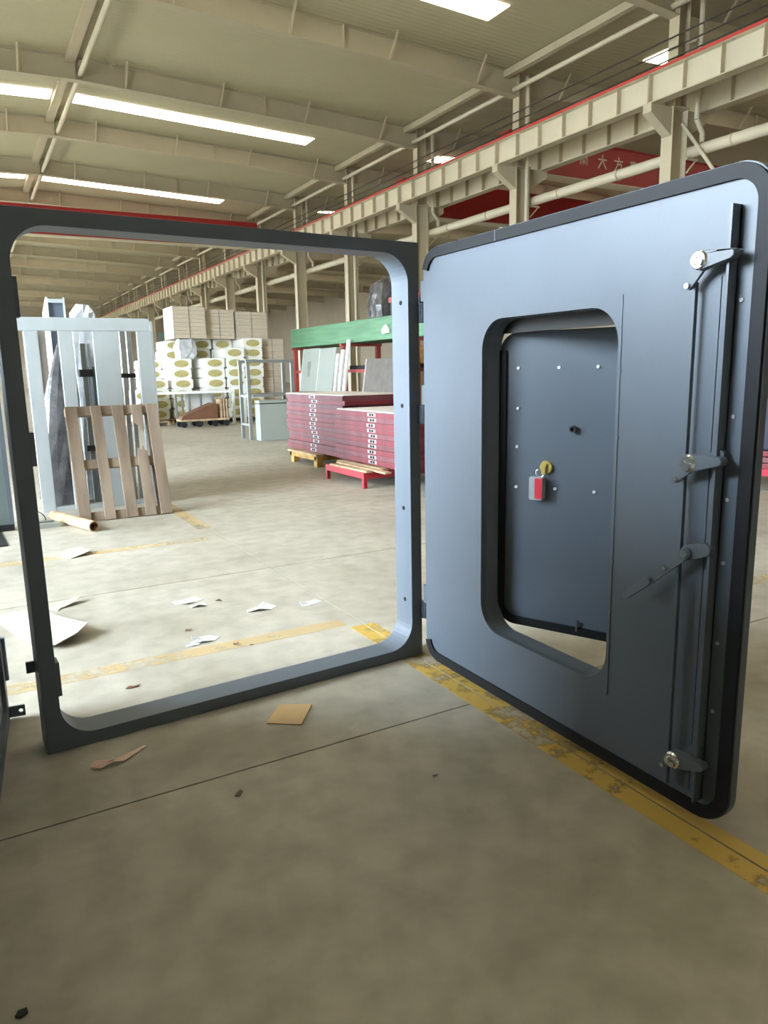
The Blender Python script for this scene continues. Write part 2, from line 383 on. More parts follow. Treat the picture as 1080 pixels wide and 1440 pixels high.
# eave struts and ridge ties, one per span
me1 = MB().cyl((0, 0, 0), (0, 5.98, 0), .07, n=10).mesh('strut', MT['pipe'], True)
me2 = MB().box(-.09, .09, 0, 5.98, -.1, .1).mesh('strut', MT['beige'])
me3 = MB().cyl((0, 0, 0), (0, 5.98, 0), .08, n=10).mesh('strut', MT['pipe'], True)
for y in YK[:-1]:
    tag(put('eave_strut', me1, None, (16.02, y, 9.98)), 'round cream strut between column tops below the eave', 'strut', 'round eave struts')
    tag(put('eave_purlin', me2, None, (15.7, y, 10.36)), 'square beige purlin under the roof edge above the columns', 'purlin', 'eave purlins')
    tag(put('ridge_tie', me3, None, (XR1 + .12, y, 10.42)), 'round cream tie running along the roof ridge of the main hall', 'strut', 'ridge ties')
    tag(obj('ridge_plate', MB().box(-.28, -.02, 0, 5.98, .30, .46), MT['beige_col'], None, (XR1 + .02, y, 10.42)), 'dull beige flat strip beside the ridge tie', 'trim', 'ridge strips')  # flat strip along the ridge, beside the tie
# long pipe on brackets, cables
pp = thing('heating_pipe', 'thick cream pipe running along the columns below the crane beams', 'pipe', (XM + .42, YK[0] - 6, 6.72))
obj('pipe_run', MB().cyl((0, 0, 0), (0, 100, 0), .14, n=16), MT['pipe'], pp, smooth=True)
cl = MB().hollow((0, -.02, 0), (0, .02, 0), .158, .14, 16).mesh('pipe_collar', MT['beige_col'], True)
for k in range(16): put('pipe_collar', cl, pp, (0, 2.2 + 6 * k, 0)); put('pipe_collar', cl, pp, (0, 4.6 + 6 * k, 0))
br = MB().bar((-.16, 0, -.16), (.24, 0, -.16), .05, .05).bar((-.14, 0, -.5), (.18, 0, -.18), .035, .035).mesh('bracket', MT['beige_col'])
for k in range(16): put('bracket', br, pp, (0, 6 + 6 * k - .2, 0))
for k, (x, z) in enumerate(((16.05, 9.30), (16.05, 9.05), (16.05, 8.82))):
    tag(obj('overhead_cable', MB().cyl((0, 0, 0), (0, 95, 0), .018, n=6), MT['cable'], None, (x, 7.5, z)),
        ('highest', 'middle', 'lowest')[k] + ' of three dark cables strung above the crane beam', 'cable', 'cables above the crane beam')
tag(obj('diagonal_brace', MB().cyl((0, 0, 0), (0, -5.6, -7.35), .045, n=8), MT['pipe'], None, (XM + .2, YK[1] - .06, 7.4), smooth=True),
    'slanting cream brace rod running down from a column beside the crane beam', 'brace')

# ------------------------------------------------------------------ overhead cranes
def crane(label, x0, x1, yy, z0, z1, wdt, stripes=False, hoist=None):
    t = thing('overhead_crane', label, 'crane', (x0, yy, z0))
    W = x1 - x0; hh = z1 - z0
    obj('girder', MB().box(.3, W - .3, -wdt / 2, wdt / 2, 0, hh), MT['crane'], t)
    obj('bottom_flange', MB().box(.3, W - .3, -wdt / 2 - .06, wdt / 2 + .06, -.04, 0), MT['pipe'], t)
    obj('top_flange', MB().box(.3, W - .3, -wdt / 2 - .06, wdt / 2 + .06, hh, hh + .03), MT['crane'], t)
    for xa in (0, W):
        zr = 8.44 - z0
        e = obj('end_carriage', MB().box(xa - .16, xa + .16, -1.5, 1.5, zr + .05, zr + .45), MT['crane'], t)
        obj('link', MB().box(min(xa, .5) if xa == 0 else W - .5, .5 if xa == 0 else xa, -wdt / 2, wdt / 2, zr + .1, min(hh, zr + .8)), MT['crane'], t)
        for s in (-1.1, 1.1): obj('wheel', MB().cyl((xa - .05, s, zr + .12), (xa + .05, s, zr + .12), .12, n=14), MT['black'], e)
    if stripes:
        for k in range(3):
            xk = W - 2.4 + .26 * k
            obj('warning_stripe', MB().prism([(xk, .25), (xk + .12, .25), (xk + .45, hh - .25), (xk + .33, hh - .25)], 'y', -wdt / 2 - .006, -wdt / 2 + .01), MT['black'], t)
    if hoist is not None:
        h = obj('hoist', MB().box(hoist - .5, hoist + .5, -.35, .35, -.65, -.05).box(hoist - .3, hoist + .3, -.2, .2, -.85, -.65), MT['black'], t)
        obj('hook_block', MB().cyl((hoist, 0, -.85), (hoist, 0, -1.5), .02, n=6).box(hoist - .12, hoist + .12, -.1, .1, -1.8, -1.5), MT['black'], h)
    return t
crane('red overhead crane with black warning stripes spanning the main hall', XL + .45, 15.46, 41.0, 8.25, 9.55, .5, stripes=True)
cr2 = crane('red overhead crane with pale Chinese lettering in the side bay', 17.2, XR - .8, 22.0, 8.30, 9.55, .5)
cr3 = crane('dark red overhead crane with black hoist behind the lettered crane', 17.2, XR - .8, 29.2, 8.10, 9.55, .55, hoist=7.0)
# lettering strokes (x, z in units of the character height)
GL = {'da': [((-.45, .15), (.45, .15)), ((0, .5), (-.02, .1)), ((-.02, .1), (-.42, -.5)), ((0, .12), (.42, -.5))],
      'fang': [((-.45, .22), (.45, .22)), ((-.02, .5), (.05, .3)), ((-.05, .2), (-.12, -.1)), ((-.12, -.1), (-.4, -.48)), ((-.1, 0), (.32, 0)), ((.32, 0), (.25, -.42)), ((.25, -.42), (.08, -.4))],
      'nan': [((-.4, .3), (.4, .3)), ((0, .5), (0, .1)), ((-.38, .1), (.38, .1)), ((-.38, .1), (-.38, -.5)), ((.38, .1), (.38, -.5)), ((-.2, -.1), (.2, -.1)), ((-.2, -.28), (.2, -.28)), ((0, -.05), (0, -.48))],
      'zhong': [((-.42, .34), (.42, .34)), ((0, .48), (0, -.46)), ((-.3, .18), (.3, .18)), ((-.3, -.16), (.3, -.16)), ((-.3, .18), (-.3, -.16)), ((.3, .18), (.3, -.16)), ((-.25, .01), (.25, .01)), ((-.45, -.46), (.45, -.46)), ((-.32, -.3), (.32, -.3))]}
for g, xx in (('nan', 21.05), ('da', 22.0), ('fang', 22.85), ('zhong', 23.65)):
    mb = MB(); s = .5 if g in ('da', 'fang') else .42
    for a, b in GL[g]: mb.bar((a[0] * s, 0, a[1] * s), (b[0] * s, 0, b[1] * s), .012, .055, up=(0, 1, 0))
    mb2 = MB()
    for a, b in GL[g]:
        ax, az, bx_, bz = a[0] * s, a[1] * s, b[0] * s, b[1] * s
        L_ = math.hypot(bx_ - ax, bz - az); nx, nz = -(bz - az) / L_ * .026, (bx_ - ax) / L_ * .026
        mb2.prism([(ax + nx, az + nz), (bx_ + nx, bz + nz), (bx_ - nx, bz - nz), (ax - nx, az - nz)], 'y', -.006, .004)
    obj('lettering', mb2, MT['lettering'], cr2, (xx - 17.2, -.252, .72))

# ------------------------------------------------------------------ open steel door frame (foreground)
FR = math.atan2(0.100, 1.791)
fr = thing('steel_door_frame', 'large free-standing dark grey steel door frame with rounded inner corners', 'door frame', (0.129, 2.945, 0), FR)
FW, FH, FD = 1.795, 2.03, 0.14
hole_in = rrect(.060, FW - .062, .052, FH - .056, .13, 10)
obj('frame_ring', MB().prism([(0, 0), (FW, 0), (FW, FH), (0, FH)], 'y', 0, FD, [hole_in]), MT['steel_dark'], fr, bevel=.002)
bh = MB().hollow((.003, 0, 0), (0, 0, 0), .011, .008, 16).mesh('hole_rim', MT['steel_dark'])
bd = MB().cyl((.0, 0, 0), (-.0015, 0, 0), .0105, n=16).mesh('bolt_hole', MT['hole'])
for z in (1.761, 1.276, .768, .291):
    put('bolt_hole', bd, fr, (FW - .062 - .0005, .062, z))
for z0, z1 in ((1.66, 1.80), (1.125, 1.25), (.215, .355)):
    sp = obj('strike_plate', MB().box(.055, .078, .03, .10, z0, z1), MT['steel_dark'], fr, bevel=.002)
    for zz in (z0 + .03, z1 - .03): obj('screw', MB().cyl((.077, .065, zz), (.0805, .065, zz), .007, n=10), MT['black'], sp)
obj('anchor_lug', MB().box(-.03, .005, FD - .012, FD, .30, .345), MT['steel_dark'], fr)
for z in (1.665, 1.19, .20):
    k = obj('hinge_knuckle', MB().cyl((FW + .006, -.022, z), (FW + .006, -.022, z + .09), .013, n=14), MT['steel'], fr, smooth=True)
    obj('hinge_leaf', MB().box(FW - .01, FW + .006, -.025, .05, z, z + .09), MT['steel'], k)

# ------------------------------------------------------------------ open door leaf with wicket
FX = 1.895                              # face plane, facing -X
Y0, Y1, Z0, Z1 = 1.255, 2.965, .028, 1.985
lf = thing('steel_door_leaf', 'wide slate grey steel door leaf swung open on the frame, with an opening in it', 'door', (FX, Y1, 0))
def Q(poly): return [(y - Y1, z) for y, z in poly]
OP = rrect(1.776, 2.515, .312, 1.643, .125, 10)
pl = obj('face_plate', MB().prism(Q(rrect(Y0, Y1, Z0, Z1, .115, 12)), 'x', 0, .027, [Q(OP)]), MT['steel'], lf, bevel=.0025)
obj('core_box', MB().prism(Q(rrect(Y0 + .08, Y1 - .05, Z0 + .08, Z1 - .08, .08, 10)), 'x', .027, .077, [Q(rrect(1.77, 2.521, .306, 1.649, .131, 10))]), MT['steel'], lf)
obj('opening_reveal', MB().prism(Q(rrect(1.764, 2.527, .300, 1.655, .137, 10)), 'x', .0275, .10, [Q(OP)]), MT['steel_dark'], lf)
obj('shade_strip', MB().box(.088, .100, 1.776 - Y1, 2.515 - Y1, 1.588, 1.655), MT['shade_dark'], lf)  # added strip, near-black in place of the shaded hollow above the wicket
# rubber gasket round three sides, ending just past both hinge-side corners
def gasket(y0, y1, z0, z1, rad, wd, n=10):
    mid = [];
    def arc(cy, cz, a0, a1, rr): return [(cy + rr * math.cos(math.radians(a0 + (a1 - a0) * i / n)), cz + rr * math.sin(math.radians(a0 + (a1 - a0) * i / n))) for i in range(n + 1)]
    out = arc(y1 - rad, z0 + rad, -15, -90, rad) + arc(y0 + rad, z0 + rad, 270, 180, rad) + arc(y0 + rad, z1 - rad, 180, 90, rad) + arc(y1 - rad, z1 - rad, 90, 15, rad)
    ri = rad - wd
    inn = arc(y1 - rad, z0 + rad, -15, -90, ri) + arc(y0 + rad, z0 + rad, 270, 180, ri) + arc(y0 + rad, z1 - rad, 180, 90, ri) + arc(y1 - rad, z1 - rad, 90, 15, ri)
    return out + inn[::-1]
obj('gasket', MB().prism(Q(gasket(Y0 + .004, Y1 - .004, Z0 + .004, Z1 - .004, .112, .042)), 'x', -.010, .0005), MT['rubber'], lf, bevel=.003)
obj('gasket_joint', MB().box(-.0115, 0, 2.42 - Y1, 2.424 - Y1, 1.94, 1.981), MT['steel_dark'], lf)
# weld seam, locking bars
obj('weld_seam', MB().box(-.0025, .001, 1.7605 - Y1, 1.7640 - Y1, .285, 1.675), MT['steel_dark'], lf)
wt = MB().box(-.003, .001, -.006, .006, -.004, .004).mesh('weld_tack', MT['steel'])
for z in (1.43, 1.21, .98, .78, .60, .47): put('weld_tack', wt, lf, (0, 1.762 - Y1, z))
bar1 = obj('locking_bar', MB().box(-.040, 0, 1.353 - Y1, 1.361 - Y1, .092, 1.872), MT['lever'], lf)
obj('bar_foot', MB().box(-.006, 0, 1.353 - Y1, 1.395 - Y1, .092, 1.872), MT['steel'], bar1)
rv = MB().cyl((0, 0, 0), (-.004, 0, 0), .006, n=10).mesh('rivet', MT['tag_grey'])
for z in (1.62, 1.30, 1.06, .87, .62, .40): put('rivet', rv, bar1, (0, 1.335 - Y1, z))
obj('link_rod', MB().box(-.034, -.020, 1.462 - Y1, 1.470 - Y1, .10, 1.68), MT['lever'], lf)
obj('rod_backing', MB().box(-.004, 0, 1.40 - Y1, 1.475 - Y1, .10, 1.69), MT['steel'], lf)
hexn = MB().cyl((0, 0, 0), (-.010, 0, 0), .010, n=6).mesh('nut', MT['chrome'])
wsh = MB().cyl((0, 0, 0), (-.006, 0, 0), .027, .022, n=20).mesh('washer', MT['chrome'], True)
blt = MB().cyl((0, 0, 0), (-.008, 0, 0), .008, n=10).mesh('bolt', MT['chrome'], True)
shf = MB().cyl((.06, 0, 0), (0, 0, 0), .017, n=14).mesh('shaft', MT['lever'], True)
def dog(hub, end, tail, extra=None):
    ky = lambda p: (p[0] * .975 - Y1, 1.45 + (p[1] - 1.45) * .975)
    h, e, t = ky(hub), ky(end), ky(tail)
    body = MB().prism(capsule(h, e, .027, .013), 'x', -.062, -.030)
    o = obj('lever', body, MT['lever'], lf, smooth=True, bevel=.003)
    obj('tail_arm', MB().prism(capsule(h, t, .020, .012), 'x', -.044, -.034), MT['lever'], o, smooth=True)
    put('shaft', shf, o, (-.060, h[0], h[1])); put('washer', wsh, o, (-.062, h[0], h[1]))
    put('nut', hexn, o, (-.067, h[0] + .008, h[1] - .001)); put('nut', hexn, o, (-.067, h[0] - .010, h[1] - .006))
    put('bolt', blt, o, (-.044, t[0], t[1]))
    if extra:
        x_ = ky(extra); obj('stub', MB().prism(capsule(h, x_, .018, .014), 'x', -.03, -.012), MT['lever'], o, smooth=True)
dog((1.470, 1.742), (1.372, 1.748), (1.518, 1.676))
dog((1.469, 1.154), (1.368, 1.168), (1.523, 1.098), (1.385, 1.185))
dog((1.461, .179), (1.362, .200), (1.509, .135), (1.400, .240))
# the long handle between the dogs
ky = lambda p: (p[0] * .975 - Y1, 1.45 + (p[1] - 1.45) * .975)
h, e, mid, tip = ky((1.465, .873)), ky((1.405, .894)), ky((1.539, .810)), ky((1.600, .752))
tp = ky((1.684, .682))
o = obj('hand_lever', MB().prism(capsule(h, e, .024, .020), 'x', -.045, -.020), MT['lever'], lf, smooth=True, bevel=.003)
obj('arm', MB().prism(capsule(h, tip, .017, .013), 'x', -.052, -.044), MT['lever'], o, smooth=True)
obj('grip', MB().prism(capsule(tip, tp, .014, .011), 'x', -.064, -.046), MT['steel_dark'], o, smooth=True, bevel=.004)
put('shaft', shf, o, (-.044, h[0], h[1])); put('bolt', MB().cyl((0, 0, 0), (-.01, 0, 0), .014, .012, n=14).mesh('bolt', MT['chrome'], True), o, (-.052, h[0], h[1]))
put('bolt', blt, o, (-.052, mid[0], mid[1]))
for z in (1.76, 1.285, .295):
    k = obj('hinge_knuckle', MB().cyl((.020, .030, z - .001), (.020, .030, z + .09), .013, n=14), MT['steel'], lf, smooth=True)
    obj('hinge_leaf', MB().box(.006, .020, -.05, .032, z, z + .09), MT['steel'], k)
# wicket door standing ajar behind the opening; local x = along the panel from its hinge, y = towards the viewer side
WA = math.radians(25)
wk = put('wicket_door', None, lf, (.105, 2.522 - Y1, 0), (0, 0, math.atan2(-math.cos(WA), math.sin(WA))))
def wob(name, mb, m, **k): return obj(name, mb, m, wk, **k)
WW = .76
# in this frame +x runs along the panel, -y is the side facing the camera
wpl = wob('panel', MB().prism(rrect(-.005, WW, .325, 1.595, .09, 8), 'y', -.004, .05), MT['steel'], bevel=.002)
wob('inner_sheet', MB().prism([(.055, .385), (WW - .05, .385), (WW - .05, 1.592), (.055, 1.592)], 'y', -.010, -.003), MT['steel'])
def ring(o_, i_): return MB().prism(o_, 'y', -.014, -.003, [i_])
def ubend(x0, x1, z0, z1, rad, wd, n=8):
    def arc(cx, cz, a0, a1, rr): return [(cx + rr * math.cos(math.radians(a0 + (a1 - a0) * i / n)), cz + rr * math.sin(math.radians(a0 + (a1 - a0) * i / n))) for i in range(n + 1)]
    out = [(x0, z1)] + arc(x0 + rad, z0 + rad, 180, 270, rad) + arc(x1 - rad, z0 + rad, 270, 360, rad) + [(x1, z1)]
    inn = [(x0 + wd, z1)] + arc(x0 + rad, z0 + rad, 180, 270, rad - wd) + arc(x1 - rad, z0 + rad, 270, 360, rad - wd) + [(x1 - wd, z1)]
    return out + inn[::-1]
wob('gasket', MB().prism(ubend(-.004, WW - .001, .326, 1.52, .09, .036), 'y', -.014, -.003), MT['rubber'])
rvm = MB().cyl((0, 0, 0), (0, -.006, 0), .0065, n=10).mesh('rivet', MT['rivet'], True)
for sx, z in ((.088, 1.446), (.266, 1.446), (.427, 1.446), (.60, 1.446), (.088, 1.28), (.087, 1.118), (.085, .945), (.261, .949), (.428, .949), (.60, .949), (.60, 1.28), (.60, 1.118)):
    put('rivet', rvm, wk, (sx, -.010, z))
wob('peephole', MB().hollow((0.336, -.010, 1.200), (.336, -.030, 1.200), .014, .008, 14).cyl((.336, -.010, 1.2), (.336, -.018, 1.2), .009), MT['black'], smooth=True)
wob('lock_cylinder', MB().cyl((.221, -.010, 1.037), (.221, -.020, 1.037), .029, .026, n=20), MT['brass'], smooth=True)
wob('keyway', MB().box(.216, .226, -.024, -.019, 1.022, 1.052), MT['brass'])
wob('bottom_stop', MB().box(.37, .376, -.018, -.010, .345, .395), MT['lever'])
kt = thing('key_tag', 'red and grey key tag hanging from the brass lock of the wicket', 'key tag')
kt.matrix_world = Matrix.Translation((FX, Y1, 0)) @ Matrix.Translation((.105, 2.522 - Y1, 0)) @ Matrix.Rotation(math.atan2(-math.cos(WA), math.sin(WA)), 4, 'Z') @ Matrix.Translation((.188, -.026, .90))
obj('tag_body', MB().prism(rrect(-.030, .030, 0, .098, .008, 4), 'y', -.018, .015), MT['tag_grey'], kt, bevel=.003)
obj('tag_label', MB().prism(rrect(-.004, .029, .006, .092, .005, 4), 'y', -.0195, -.017), MT['tag_red'], kt)
obj('key_ring', MB().tube([(.018 * math.cos(t * .5236) + .010, 0, .112 + .018 * math.sin(t * .5236)) for t in range(13)], .0018, 6), MT['chrome'], kt, smooth=True)
obj('key', MB().box(.018, .034, -.004, -.001, .108, .142), MT['brass'], kt)

# ------------------------------------------------------------------ second door leaf standing by the left edge
l2 = thing('steel_door_leaf', 'dark steel door leaf standing upright beside the empty frame, with a lug at its foot', 'door', (.006, 3.385, 0), math.radians(-5.5))
obj('face_plate', MB().prism(rrect(-2.3, 0, .0, 2.0, .03, 6), 'x', -.06, -.005), MT['steel_dark'], l2, bevel=.003)  # near end, out of view, lengthened to shade the floor before the frame
obj('rim', MB().prism(rrect(-2.3, 0, .0, 2.0, .03, 6), 'x', -.005, .012, [rrect(-2.24, -.06, .06, 1.94, .03, 6)]), MT['steel_dark'], l2)
for z in (1.65, .17): obj('hinge_knuckle', MB().cyl((.012, .012, z), (.012, .012, z + .19), .014, n=12), MT['steel_dark'], l2, smooth=True)
lg = obj('anchor_lug', MB().prism(rrect(-.02, .075, .012, .060, .004, 3), 'y', -.03, -.02, [[(.058 + .009 * math.cos(t * .5236), .037 + .009 * math.sin(t * .5236)) for t in range(12)]]), MT['steel_dark'], l2)
# ------------------------------------------------------------------ grey-green panel further back on the left
l3 = thing('steel_door_panel', 'grey-green steel door panel standing on the floor behind the dark frame', 'door', (-.95, 7.75, 0), math.radians(3))
obj('panel', MB().box(0, 1.22, 0, .06, .05, 2.05), MT['teal'], l3, bevel=.004)
obj('bottom_channel', MB().box(-.01, 1.23, -.03, .08, 0, .06), MT['black'], l3)
obj('edge_strip', MB().box(1.19, 1.235, -.02, .07, .05, 2.05), MT['steel_dark'], l3)
lg = obj('anchor_lug', MB().box(1.0, 1.10, -.74, -.03, 0.0, .010), MT['black'], l3)

# ------------------------------------------------------------------ white frames, bundles and pallet on the left
wf = thing('white_steel_frame', 'white steel door frame with wide posts standing behind the wooden pallet', 'frame', (.40, 8.62, 0), math.radians(-2))
obj('top_rail', MB().box(0, 1.47, 0, .10, 1.925, 2.06), MT['white_steel'], wf, bevel=.004)
for x0, x1 in ((.20, .335), (.53, .665), (.87, 1.13), (1.33, 1.485)):
    obj('post', MB().box(x0, x1, .005, .095, 0, 1.93), MT['white_steel'], wf, bevel=.004)
obj('jamb_return', MB().box(1.487, 1.50, .0, .24, 0, 2.03), MT['white_steel'], wf)
obj('sill', MB().box(0.2, 1.48, .01, .09, 0.0, .05), MT['white_steel'], wf)
for k, (x, dx) in enumerate(((1.62, .05), (1.69, .045))):
    t = thing('steel_profile', ('left' if k == 0 else 'right') + ' one of two thin silver profiles upright behind the white frame', 'profile', (x, 8.86, 0), group='silver profiles')
    obj('channel', MB().box(-dx / 2, dx / 2, 0, .05, 0, 1.94), MT['silver'], t)
    obj('clip', MB().box(-.045, .045, -.012, .06, 1.42, 1.47), MT['black'], t)
t = thing('steel_cabinet', 'tall pale steel box with a dark open side behind the white frame', 'cabinet', (.92, 9.40, 0))
obj('side_panel', MB().prism([(0, 0), (.5, 0), (.5, 2.20), (0, 2.34)], 'x', 0, .02), MT['white'], t)
obj('side_panel', MB().prism([(0, 0), (.5, 0), (.5, 2.20), (0, 2.34)], 'x', .18, .20), MT['white_steel'], t)
obj('back_panel', MB().box(.02, .18, .48, .5, 0, 2.18), MT['black'], t); obj('shelf', MB().box(.02, .18, .02, .48, 2.0, 2.02), MT['bench'], t)
obj('front_panel', MB().box(.02, .18, .03, .05, 0, 2.30), MT['steel_dark'], t); obj('top_strip', MB().box(.02, .18, .0, .03, 2.28, 2.32), MT['white_steel'], t)
t = thing('leaning_panel', 'dark brown steel panel standing between the white posts behind the bundle', 'panel', (.66, 9.62, 0))
obj('sheet', MB().box(0, .24, 0, .04, 0, 1.99), MT['brown_dark'], t); obj('rib', MB().box(.10, .13, -.03, 0, 0, 1.95), MT['wood'], t)
def lumpy(name, mb_pts, seg, m, loc, sub=3, amp=.04, seed=1):
    """a wrapped bundle: stacked cross-sections with noise"""
    rnd = random.Random(seed); vs = []; fs = []; n = 16
    for (cx, cy, cz, rx, ry) in mb_pts:
        for i in range(n):
            a = 2 * math.pi * i / n; ca, sa = math.cos(a), math.sin(a)
            q = 1 / max(abs(ca), abs(sa)) ** .7; j = 1 + rnd.uniform(-amp, amp) * 2
            vs.append((cx + rx * ca * q * j, cy + ry * sa * q * j, cz + rnd.uniform(-amp, amp) * .6 * (cz > .05)))
    R_ = len(mb_pts)
    for k in range(R_ - 1):
        for i in range(n): fs.append((k * n + i, k * n + (i + 1) % n, (k + 1) * n + (i + 1) % n, (k + 1) * n + i))
    fs.append(tuple(reversed(range(n)))); fs.append(tuple(range((R_ - 1) * n, R_ * n)))
    o = obj(name, MB().add(vs, fs), m, None, loc)
    return o
o = lumpy('wrapped_bundle', [(0, 0, 0, .20, .16), (.0, 0, .4, .21, .16), (.02, 0, .8, .19, .15), (.05, 0, 1.2, .17, .14), (.08, 0, 1.5, .13, .12), (.12, 0, 1.75, .09, .1), (.15, 0, 1.9, .05, .06)], 0, MT['film_dark'], (.90, 9.02, 0), seed=3)
tag(o, 'dark bundle wrapped in shiny crumpled film between the white posts', 'bundle')
o = lumpy('wrapped_bundle', [(0, 0, 0, .13, .12), (0, 0, .7, .13, .12), (0, 0, 1.4, .14, .12), (0, 0, 2.0, .14, .13), (.01, 0, 2.15, .13, .12), (.02, 0, 2.25, .06, .06)], 0, MT['film'], (1.28, 9.35, 0), seed=5)
tag(o, 'tall bundle under white plastic film rising above the white frame', 'bundle')
t = thing('steel_bracket_post', 'dark slotted post with clamps between the white posts', 'post', (1.16, 8.80, 0))
obj('post', MB().box(0, .05, 0, .05, 0, 1.80), MT['bench'], t); obj('post', MB().box(.075, .10, 0, .05, 0, 1.80), MT['silver'], t)
obj('clamp', MB().box(-.03, .11, -.02, .07, 1.44, 1.52), MT['black'], t); obj('clamp', MB().box(-.03, .11, -.02, .07, .62, .68), MT['black'], t)
t = thing('stacked_panels', 'dark steel panels leaning behind the pallet', 'panel', (1.25, 8.80, 0))
obj('panel', MB().box(-.02, .30, .08, .11, 0, 1.55), MT['teal'], t); obj('panel', MB().box(.02, .26, .03, .06, 0, 1.0), MT['greygreen'], t)
# wooden pallet leaning
pw, ph = .92, 1.205
PA = math.radians(-19)
pt = thing('wooden_pallet', 'worn wooden pallet leaning upright against the white frame', 'pallet', (.865, 7.79, .003), math.radians(-1))
pt.rotation_euler = (PA, 0, math.radians(-1))
rnd = random.Random(4)
for k, (xb, wb) in enumerate(((0.0, .115), (.245, .105), (.455, .115), (.805, .115))):
    lean = .0
    obj('slat', MB().box(xb, xb + wb, -.018, .004, 0, ph - rnd.uniform(0, .015)), MT['wood'], pt, bevel=.003)
# the broken fourth slat: two stumps with a splintered gap
obj('slat', MB().prism([(.650, 0), (.755, 0), (.755, .68), (.735, .70), (.715, .755), (.690, .70), (.660, .73), (.650, .66)], 'y', -.018, .004), MT['wood'], pt)
obj('slat', MB().prism([(.650, 1.19), (.755, 1.19), (.755, .93), (.74, .89), (.725, .95), (.705, .905), (.70, .97), (.670, 1.0), (.650, 1.02)], 'y', -.018, .004), MT['wood'], pt)
for z in (0, .545, ph - .095):
    obj('stringer', MB().box(0.0, pw, .004, .05, z, z + .095), MT['wood'], pt, bevel=.003)
    obj('back_board', MB().box(0.0, pw, .05, .11, z + .01, z + .085), MT['wood'], pt)
for xb in (0.005, .80): obj('back_slat', MB().box(xb, xb + .1, .11, .13, 0, ph - .01), MT['wood'], pt)
tag(obj('cardboard_tube', MB().hollow((.93, 7.26, .052), (.66, 8.10, .052), .052, .040, 22), MT['wood2'], smooth=True), 'short pale round tube lying on the floor by the pallet', 'tube')
t = thing('metal_strip', 'pale flat channel lying on the floor beside the round tube', 'channel', (.44, 7.70, 0))
obj('channel', MB().box(0, .24, 0, .06, 0, .045), MT['greygreen'], t); obj('lid', MB().box(-.05, .19, .07, .12, 0, .06), MT['bench'], t)
tag(obj('loose_wire', MB().tube([(.50 + .08 * math.cos(a * .45), 8.05 + .02 * a, .02 + .10 * abs(math.sin(a * .35))) for a in range(12)], .005, 6), MT['black']), 'thin black wire looping over the flat channel', 'wire')

# ------------------------------------------------------------------ stacks of maroon door leaves
def leaf_stack(prefix, ox, oy, rz, n, z0, th, length, depth, labf, group):
    top = {}
    for k in range(n):
        rnd_ = random.Random(k * 7 + len(prefix)); dx, dy = rnd_.uniform(-.02, .02), rnd_.uniform(-.025, .025)
        t = thing('door_leaf', labf, 'door leaf', (ox + dx, oy + dy, z0 + k * th), rz, group)
        if k == n - 1: t['label'] = labf.replace('stacked', 'lying on top of those stacked'); t['group'] = group
        m = [MT['leaf_red'], MT['leaf_red2'], MT['leaf_red'], MT['leaf_red3']][(k * 5 + (k > 6)) % 4]
        key = m.name
        if key not in top:
            top[key] = (MB().box(0, depth, 0, length, .010, th - .012).mesh('core', m), MB().box(-.008, depth + .008, -.008, length + .008, th - .012, th - .001).mesh('face_sheet', MT['leaf_top'] if False else MT['leaf_red2']),
                        MB().box(-.008, depth + .008, -.008, length + .008, 0, .010).mesh('face_sheet', MT['leaf_red']))
        a, b, c = top[key]
        put('core', a, t); put('face_sheet', b, t); put('face_sheet', c, t)
        put('lock_plate', LP, t, (0, length * .50, 0)); put('lock_hole', LH, t, (0, length * .50 + .03, 0)); put('lock_hole', LH, t, (0, length * .50 - .035, 0))
    return z0 + n * th
TH = .0685
LP = MB().box(-.0015, .003, -.11, .11, .012, TH - .014).mesh('lock_plate', MT['plate'])
LH = MB().box(-.0030, .001, -.024, .024, .018, TH - .020).mesh('lock_hole', MT['hole'])
# further stack on the yellow pallet
za = leaf_stack('a', 4.70, 9.50, math.radians(0), 13, .205, TH, 2.12, .95, 'maroon steel door leaf stacked on the yellow wooden pallet', 'door leaves on the yellow pallet')
zb_ = leaf_stack('bb', 4.53, 7.30, math.radians(0), 10, .235, TH, 2.12, .95, 'maroon steel door leaf stacked on the red trolley', 'door leaves on the red trolley')
tag(obj('cover_sheet', MB().box(0, .97, 0, 2.14, 0, .012), MT['leaf_top'], None, (4.69, 9.49, za)), 'whitish sheet covering the door leaves on the yellow pallet', 'sheet')
tag(obj('cover_sheet', MB().box(0, .95, 0, 2.10, 0, .010), MT['leaf_top'], None, (4.55, 7.31, zb_)), 'whitish sheet covering the door leaves on the red trolley', 'sheet')
yp = thing('yellow_pallet', 'low yellow wooden pallet under the further stack of door leaves', 'pallet', (4.58, 10.2, 0))
obj('deck', MB().box(-.02, 1.1, 0, 1.15, .17, .20), MT['wood2'], yp)
for yy in (0.02, 1.03): obj('bearer', MB().box(0, 1.08, yy, yy + .10, .10, .17), MT['wood_yellow'], yp)
obj('bearer', MB().box(0, .08, .05, 1.1, .10, .17), MT['wood_yellow'], yp)
for xx in (0, .95):
    for yy in (.02, .93): obj('leg', MB().box(xx, xx + .10, yy, yy + .12, 0, .10), MT['wood_yellow'], yp)
